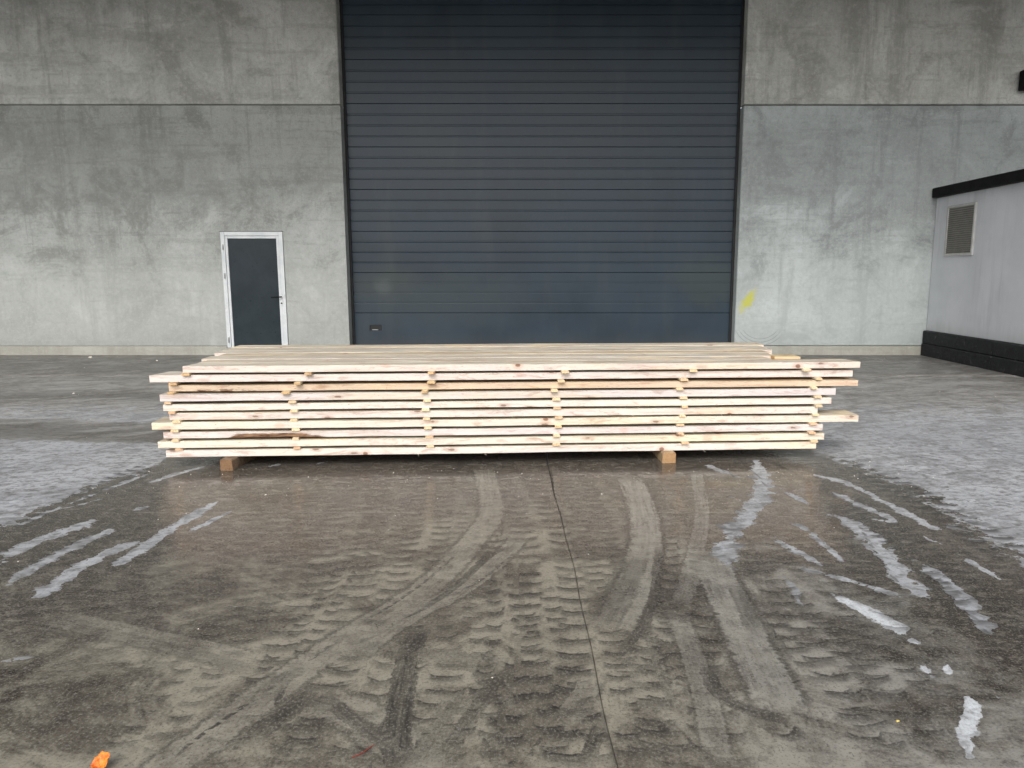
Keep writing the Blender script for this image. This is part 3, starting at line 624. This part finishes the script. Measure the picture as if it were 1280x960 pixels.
for k in range(nsl):
    z = vz0 + fwv + (vz1 - vz0 - 2 * fwv) * (k + .5) / nsl; hh = (vz1 - vz0 - 2 * fwv) / nsl
    m.poly([(SX - .024, y0v + fwv, z - hh * .42), (SX - .024, y1v - fwv, z - hh * .42), (SX - .004, y1v - fwv, z + hh * .35), (SX - .004, y0v + fwv, z + hh * .35),
            (SX - .021, y0v + fwv, z - hh * .55), (SX - .021, y1v - fwv, z - hh * .55), (SX - .002, y1v - fwv, z + hh * .2), (SX - .002, y0v + fwv, z + hh * .2)],
           [(0, 3, 2, 1), (4, 5, 6, 7), (0, 1, 5, 4), (2, 3, 7, 6), (0, 4, 7, 3), (1, 2, 6, 5)])
o = world(m.build('louvre_slats', M_vent, vent)); tag(o, kind='stuff')

# ------------------------------------------------------------------ timber stack
YAW = R(3.2); O = Vector((-2.9, 5.62, 0)); du = Vector((math.cos(YAW), math.sin(YAW), 0)); dv = Vector((-math.sin(YAW), math.cos(YAW), 0))
def u_at(px, z=.4, v=0.0):                          # place along the stack that shows at photo column px
    lo, hi = -2.0, 9.0
    for _ in range(50):
        mid = (lo + hi) / 2; p = O + du * mid + dv * v
        dep = p.y * ct - (z - H) * st; x = CX + F_PX * p.x / dep
        if x < px: lo = mid
        else: hi = mid
    return lo
PT, PITCH, Z0, PW = .056, .0757, .093, .232
def plank_mesh(name, L, W, T, seed, nseg=36, rough=.004, wane=None, taper=(0, 0), slant=(0, 0)):
    """sawn plank: x along, y across from its front edge, z up; edges wander; optional bark runs on the front edge"""
    rng = random.Random(seed); c = .003; m = MB(); bark = []
    prof = [(0, c), (0, T * .5), (0, T - c), (c, T), (W * .33, T), (W * .66, T), (W - c, T), (W, T - c), (W, c), (W - c, 0), (c, 0)]
    n = len(prof); s1, s2 = rng.uniform(0, 99), rng.uniform(0, 99)
    sl0, sl1 = rng.uniform(-.012, .012) + slant[0], rng.uniform(-.012, .012) + slant[1]
    for i in range(nseg + 1):
        f = i / nseg; x = L * f
        fy = mnoise.fractal(Vector((x * 1.1 + s1, 0, 0)), .8, 2, 3) * rough * 1.6; by = mnoise.noise(Vector((x * .9 + s2, 5, 0))) * rough * 2
        twist = 0; zw = mnoise.noise(Vector((x * .55 + s2, 9, 0))) * .0045
        wn = 0.0
        if wane:
            for a, b, dep_ in wane:
                if a < x < b: wn = max(wn, dep_ * min(1, (x - a) / .25, (b - x) / .35) * (.55 + .9 * abs(mnoise.noise(Vector((x * 4 + s1, 3, 0))))))
        tp = 0.0
        if taper[0] and x < taper[0]: tp = (1 - x / taper[0]) ** 1.5 * .5
        if taper[1] and L - x < taper[1]: tp = (1 - (L - x) / taper[1]) ** 1.5 * .5
        for k, (py, pz_) in enumerate(prof):
            yy, z = py, pz_
            if py < W * .4: yy += fy + tp * W * .5 * (1 - py / (W * .4))
            if py > W * .6: yy += by - tp * W * .3
            if wn and k in (0, 10): yy += wn * (1.0 if k == 0 else 1.15); z += wn * .25 if k == 0 else 0
            if wn and k == 1: yy += wn * .45
            fx = (sl0 if f < .5 else sl1) * (yy / W) * (1 if i in (0, nseg) else 0)
            m.v.append((x + fx, yy, z + zw)); bark.append(min(1.0, wn / .012) * (1.0 if k in (0, 10) else .75 if k == 1 else 0.0))
    for i in range(nseg):
        for k in range(n):
            a, b = i * n + k, i * n + (k + 1) % n
            m.f.append([a, a + n, b + n, b][::-1]); m.m.append(0 if k in (0, 1, 7, 8, 9, 10) else 1)
    m.f.append(list(range(n))[::1]); m.m.append(2); m.f.append([nseg * n + k for k in range(n)][::-1]); m.m.append(2)
    me = m.mesh(name, [M_wedge, M_wface, M_wend])
    at = me.attributes.new('bark', 'FLOAT', 'POINT'); at.data.foreach_set('value', bark)
    for p in me.polygons: p.use_smooth = False
    return me
def place(name, me, u, v, z, tint, rot=0.0):
    o = bpy.data.objects.new(name, me); col.objects.link(o); p = O + du * u + dv * v
    o.location = (p.x, p.y, z); o.rotation_euler = (0, 0, YAW + rot); o['tint'] = tint; return o
ordn = ['top', 'second', 'third', 'fourth', 'fifth', 'sixth', 'seventh', 'eighth', 'ninth', 'bottom']
zl = [Z0 + PITCH * (9 - k) for k in range(10)]
ends = [(228, 1075.5), (186, 1068), (209, 1073), (200, 1045), (203.5, 1040), (211, 1022), (190, 1073), (203.5, 1028.5), (198, 1030), (207.5, 1019.5)]
look = ['pale plank with long tapered right tip, front edge of the top layer', 'pinkish plank whose left end pokes out farthest, front of the second layer from the top',
        'orange brown plank with bark flecks, front of the third layer from the top', 'grey flecked whitish plank, front of the fourth layer from the top',
        'clean cream plank, front of the fifth layer from the top', 'pale plank with short right end, front of the sixth layer from the top',
        'long cream plank sticking out at both ends, front of the seventh layer from the top', 'plank with dark bark near its left end, front of the eighth layer from the top',
        'cream plank lying just above the lowest one, front of the ninth layer from the top', 'lowest front plank, resting on the two wooden bearers']
tints = [(.97, .95, .92, 1), (1, .97, .96, 1), (.92, .79, .63, 1), (.93, .93, .95, 1), (1.05, 1.05, 1.0, 1), (1.0, .99, .96, 1), (1.04, 1.03, .95, 1), (.99, .98, .99, 1), (1.06, 1.06, .97, 1), (1.05, 1.05, 1.03, 1)]
vj = [.0, .012, .022, -.004, .006, .01, -.008, .004, -.006, .0]
G1 = 'front planks of the timber stack'; front = {}; front_u = {}
for k in range(10):
    z = zl[k]; u0, u1 = u_at(ends[k][0], z + .03), u_at(ends[k][1], z + .03)
    L = u1 - u0; wane = None; taper = (0, 0)
    if k == 7: wane = [(u_at(268, z) - u0, u_at(425, z) - u0, .020), (u_at(425, z) - u0, u_at(520, z) - u0, .008)]
    if k == 2: wane = [(.02, 1.0, .010), (1.1, 1.75, .008), (u_at(700, z) - u0, u_at(790, z) - u0, .004), (u_at(950, z) - u0, u_at(1010, z) - u0, .007)]
    if k == 5: wane = [(u_at(320, z) - u0, u_at(400, z) - u0, .007)]
    if k == 8: wane = [(u_at(310, z) - u0, u_at(345, z) - u0, .004), (u_at(405, z) - u0, u_at(470, z) - u0, .005)]
    sl = {0: (.03, -.075), 1: (.05, -.01), 2: (.02, .0), 6: (0, -.01)}.get(k, (0, 0))
    me = plank_mesh('plank', L, PW * (1.03 if k else .9), PT + (-.002, .001, -.006, .002, -.003, .0, .001, -.002, -.001, .001)[k], 100 + k, 80, .008, wane, taper, sl)
    o = place('plank', me, u0, vj[k], z, tints[k], (.0, .003, -.003, .0015, .001, -.002, .002, .0005, .001, 0)[k])
    tag(o, look[k], 'plank', G1); front[k] = o; front_u[k] = u0
# top layer behind the front plank
tops = [(.224, 247, 966, .222, -.003), (.458, 252, 969, .232, .0015), (.704, 272, 964, .216, .000), (.930, 268, 966, .246, .002), (1.188, 279, 958, .230, -.002), (1.429, 289, 955, .24, .001)]
words = ['first', 'second', 'third', 'fourth', 'fifth']
rng = random.Random(7)
for i, (v, a, b, W, dz) in enumerate(tops):
    z = zl[0] + dz; u0, u1 = u_at(a, z + PT, v), u_at(b, z + PT, v)
    me = plank_mesh('plank', u1 - u0, W, PT, 200 + i, 60, .005, [(.15, .8, .012)] if i == 2 else None)
    o = place('plank', me, u0, v, z, [(1, .97, .93, 1), (.95, .94, .92, 1), (1, .93, .82, 1), (.94, .94, .93, 1), (1, .98, .94, 1), (.97, .94, .88, 1)][i], (.002, -.003, .002, .0025, -.002, .001)[i])
    tag(o, ('weathered plank lying flat on top, %s one behind the front plank' % words[i]) if i < 5 else 'hindmost weathered plank of the top layer, nearest the gate', 'plank', 'planks lying in the top layer')
u0, u1 = u_at(905, zl[0] + PT, .5), u_at(997.5, zl[0] + PT, .5)
me = plank_mesh('plank', u1 - u_at(700, zl[0], .5), .11, PT * .9, 260, 30, .003)
o = place('plank', me, u_at(700, zl[0], .5), .23, zl[0] - .001, (1, .84, .58, 1))
# the orange offcut lies in its own slot behind the front plank, so the first two planks behind stop short of it
o.location = (O + du * (u_at(966, zl[0] + .03, .40) + .0) + dv * .36) + Vector((0, 0, zl[0] + .001)); o.data = plank_mesh('plank', u_at(998, zl[0] + .03, .40) - u_at(966, zl[0] + .03, .40), .16, PT, 261, 8, .003)
tag(o, 'short orange timber end showing behind the tapered tip of the front plank', 'plank')
# planks inside the layers, behind the front ones
var = [plank_mesh('plank', L_, PW - .006, PT - .001, 300 + i, 6, .003) for i, L_ in enumerate((5.0, 5.1, 4.92, 5.06))]
for k in range(1, 10):
    for j in range(1, 7):
        o = place('plank', var[rng.randrange(4)], rng.uniform(.05, .13), .262 + (j - 1) * (PW + .012), zl[k], (1, .95, .88, 1))
        tag(o, 'pale plank inside the %s layer%s, hidden behind its front plank' % (ordn[k], '' if k == 9 else ' from the top'), 'plank', 'inner planks of the %s layer' % ordn[k])
# spacer sticks: six rows, nine levels
rows = [(214, 'leftmost row'), (364, 'second row from the left'), (537, 'third row from the left'), (697, 'fourth row from the left'), (855, 'fifth row from the left'), (1012, 'rightmost row')]
rowx = {0: [232, 216, 213, 209, 214, 220, 218, 219, 224], 1: [385, 371, 357, 365, 367, 367, 370, 369, 371], 2: [539, 539, 530, 534, 532, 533, 535, 537, 538],
        3: [707, 702, 693, 696, 697, 699, 698, 696, 696], 4: [867, 856, 850, 855, 856, 853, 851, 851, 857], 5: [1016, 1024, 1018, 1023, 1024, 1020, 1017, 1015, 1018]}
SH = PITCH - PT
stick_me = []
for i in range(6):
    m = MB(); wv_ = (.056, .062, .054, .060, .050, .064)[i]; LL = 1.70; n = 6
    srng = random.Random(50 + i)
    for a in range(n + 1):
        y = LL * a / n; jx = srng.uniform(-.003, .003); jz = srng.uniform(-.001, .001)
        m.v += [(-wv_ / 2 + jx, y, .0005), (wv_ / 2 + jx, y, .0005), (wv_ / 2 + jx, y, SH * .6), (wv_ / 2 - .004 + jx, y, SH - .0008), (-wv_ / 2 + .003 + jx, y, SH - .0008), (-wv_ / 2 + jx, y, SH * .7)]
    for a in range(n):
        for k in range(6):
            p, q = a * 6 + k, a * 6 + (k + 1) % 6; m.f.append([p, q, q + 6, p + 6]); m.m.append(1)
    m.f.append([5, 4, 3, 2, 1, 0]); m.m.append(0); m.f.append([n * 6 + k for k in range(6)]); m.m.append(0)
    me = m.mesh('spacer_stick', [M_wend, M_wface]); at = me.attributes.new('bark', 'FLOAT', 'POINT'); stick_me.append(me)
stint = [(1.35, 1.3, 1.15, 1), (1.45, 1.4, 1.25, 1), (1.2, 1.15, 1.05, 1), (1.5, 1.42, 1.25, 1), (1.2, 1.0, .85, 1), (1.3, 1.28, 1.1, 1)]
gapn = ['just under the top layer'] + ['between the %s and %s layers' % (ordn[k], ordn[k + 1]) for k in range(1, 9)]
gapn = ['between the top and second layers'] + gapn[1:]
for r_ in range(6):
    for k in range(9):
        z = zl[k + 1] + PT
        if r_ == 5: px = rowx[5][k] + (-6 if k in (0,) else 0)
        else: px = rowx[r_][k]
        out = .004 + .018 * rng.random() + (.022 if k < 3 and r_ in (1, 2, 3) else 0)
        if r_ == 5: out = .012 + .02 * rng.random()
        u = u_at(px, z, -out)
        o = place('spacer_stick', stick_me[rng.randrange(6)], u, -out, z, stint[rng.randrange(6)] if k > 2 else (1.1, 1.0, .76, 1) if r_ < 3 else stint[1], rng.uniform(-.018, .018) + (.0 if k > 2 else rng.uniform(-.06, .06)))
        tag(o, 'thin wooden spacer stick %s, %s' % (gapn[k], rows[r_][1]), 'spacer', 'spacer sticks of the timber stack')
# loose sawn fibres hanging from the lower edges
srng = random.Random(11)
for (kk, px_) in ((9, 606), (9, 523), (5, 902), (5, 914), (5, 640), (5, 790), (8, 720), (8, 627), (4, 800), (9, 880)):
    sp_ = MB(); l_ = srng.uniform(.012, .026)
    sp_.tube([(0, 0, 0), (srng.uniform(-.01, .01), -.006, -l_ * .5), (srng.uniform(-.02, .02), -.004, -l_)], [.0012, .0011, .0006], 5)
    fo = sp_.build('fibre', [M_wedge]); par = front[kk]; fo.parent = par
    fo.location = (u_at(px_, zl[kk]) - front_u[kk], vj[kk] * 0 + .002, .001)
    fo.data.attributes.new('bark', 'FLOAT', 'POINT'); fo['tint'] = (1.2, 1.15, 1.0, 1)
# bearers on the ground
for i, (a, b, lab) in enumerate(((277, 293, 'rough brown wooden bearer under the left part of the stack'), (828, 844.5, 'rough orange brown wooden bearer under the right part of the stack'))):
    u0, u1 = u_at(a, .05, -.05), u_at(b, .05, -.05); 
    m = MB(); hgt = Z0 - .002; n = 10; W = u1 - u0; brng = random.Random(i + 2)
    for a_ in range(n + 1):
        y = 1.75 * a_ / n; j = [brng.uniform(-.003, .003) for _ in range(8)]
        m.v += [(0 + j[0], y, .0), (W + j[1], y, .0), (W + j[2], y, hgt - .010), (W - .010, y, hgt), (.010 + j[3], y, hgt), (0 + j[4], y, hgt - .012)]
    for a_ in range(n):
        for k in range(6):
            p, q = a_ * 6 + k, a_ * 6 + (k + 1) % 6; m.f.append([p, q, q + 6, p + 6]); m.m.append(1)
    m.f.append([5, 4, 3, 2, 1, 0]); m.m.append(0); m.f.append([n * 6 + k for k in range(6)]); m.m.append(0)
    me = m.mesh('bearer', [M_wend, M_wface]); me.attributes.new('bark', 'FLOAT', 'POINT')
    o = place('bearer', me, u0, (-.085, -.06)[i], .001, ((.36, .28, .22, 1), (.70, .58, .44, 1))[i], (-.10, .02)[i]); tag(o, lab, 'bearer', 'bearers under the timber stack')

# ------------------------------------------------------------------ small litter
def leaf_thing(px, py, size, rz, mat, name, lab, cat):
    P = on_ground(px, py); m = MB(); n = 22; rings = 5; m.v.append((0, 0, .012))
    for r_ in range(1, rings + 1):
        for k in range(n):
            a = 2 * math.pi * k / n; lob = 1 + .08 * math.cos(5 * a) + .05 * math.cos(9 * a + 1)
            rr = size * (r_ / rings) * lob; x, y = rr * math.cos(a), rr * math.sin(a) * .8
            z = .004 + size * 1.25 * (r_ / rings) ** 1.5 * (.55 + .45 * math.sin(a + .9)) + .003 * math.sin(7 * a) * r_ / rings; x *= .8
            m.v.append((x, y, z + .002))
    for k in range(n): m.f.append([0, 1 + k, 1 + (k + 1) % n]); m.m.append(0)
    for r_ in range(rings - 1):
        for k in range(n):
            a, b = 1 + r_ * n + k, 1 + r_ * n + (k + 1) % n; m.f.append([a, a + n, b + n, b]); m.m.append(0)
    t_ = empty(name, (P.x, P.y, .002), rz); tag(t_, lab, cat)
    o = m.build('blade', mat, t_); sm_ = o.modifiers.new('thickness', 'SOLIDIFY'); sm_.thickness = .0008
    for p in o.data.polygons: p.use_smooth = True
    m2 = MB(); m2.tube([(0, 0, .012), (-size * .7, -size * .2, .006), (-size * 1.5, -size * .1, .004)], [.0012, .001, .0008], 6); m2.build('stalk', mat, t_)
t = NT('orange_leaf'); c = t.mix(t.step(t.noise(45, 6, .7), .35, .65), (.58, .10, .008), (.88, .33, .03)); c = t.mix(t.mul(t.step(t.noise(110, 4, .7), .55, .7), .5), c, (.30, .06, .01))
M_leaf = t.done(c, .5, t.bump(t.noise(60, 4), .6, .004))
leaf_thing(126, 963, .032, .7, M_leaf, 'leaf', 'curled bright orange autumn leaf lying on the wet concrete', 'leaf')
M_twig = simple('red_twig', (.22, .03, .02), (.32, .06, .04), .6)
P = on_ground(440, 948); Q = on_ground(468, 933); T = empty('twig', (P.x, P.y, 0)); tag(T, 'thin dark red twig lying on the wet ground in the foreground', 'twig')
dd_ = Q - P; m = MB(); m.tube([(0, 0, .004), (dd_.x * .4, dd_.y * .3, .003), (dd_.x, dd_.y, .007)], [.0016, .002, .001], 6); m.build('stem', M_twig, T)
M_chip = simple('pale_chip', (.72, .66, .55), (.82, .78, .70), .8); M_ychip = simple('yellow_chip', (.68, .52, .12), (.75, .6, .2), .8)
def chip(px, py, s, mat, lab, cat='chip', rz=.4):
    P = on_ground(px, py); m = MB(); m.poly([(-s, -s * .4, 0), (s * .8, -s * .5, 0), (s, s * .4, 0), (-s * .7, s * .5, 0), (-s * .6, -s * .2, s * .5), (s * .5, -s * .3, s * .7), (s * .6, s * .2, s * .5), (-s * .4, s * .3, s * .6)],
        [(3, 2, 1, 0), (4, 5, 6, 7), (0, 1, 5, 4), (1, 2, 6, 5), (2, 3, 7, 6), (3, 0, 4, 7)])
    o = m.build('wood_chip', mat); o.location = (P.x, P.y, .0015); o.rotation_euler.z = rz; tag(o, lab, cat)
chip(1122, 902, .007, M_ychip, 'tiny yellow chip on the dark wet ground in the right foreground')
chip(113, 447, .035, M_chip, 'small white crumb lying at the foot of the left wall')
chip(92, 492, .014, M_chip, 'tiny white crumb on the damp ground left of the stack')
chip(752, 618, .007, M_chip, 'tiny pale wood chip in front of the middle of the stack')
chip(332, 619, .008, M_chip, 'tiny pale wood chip in front of the left bearer')
chip(196, 451, .018, M_chip, 'small white crumb by the wall between the left crumb and the side door')

# loose grit and sawdust scattered over the yard, too fine to count
grng = random.Random(31); m = MB()
for _ in range(900):
    if grng.random() < .45: p = O + du * grng.uniform(-.6, 6.0) + dv * (-abs(grng.gauss(0, .55)) - .02); x, y = p.x, p.y
    else: x, y = grng.uniform(-9, 7), grng.uniform(1.9, 13.5)
    if O.y - .0 < y < O.y + 1.9 and -2.9 < x < 2.5: continue
    r_ = grng.uniform(.0010, .0032) * (1 + .14 * y); a = grng.uniform(0, 6.28); e = grng.uniform(.5, 1)
    q = [(x + r_ * math.cos(a + k * 2.094) * (1 if k else e * 1.6), y + r_ * math.sin(a + k * 2.094), .0008) for k in range(3)]
    m.poly(q + [(x, y, .0008 + r_ * e)], [(2, 1, 0), (0, 1, 3), (1, 2, 3), (2, 0, 3)], 0 if grng.random() < .4 else 1)
grit = m.build('grit', [M_chip, simple('grey_grit', (.16, .15, .14), (.26, .25, .23), .9, 40)])
tag(grit, 'fine pale sawdust crumbs and grey grit scattered over the wet concrete', 'grit', kind='stuff')
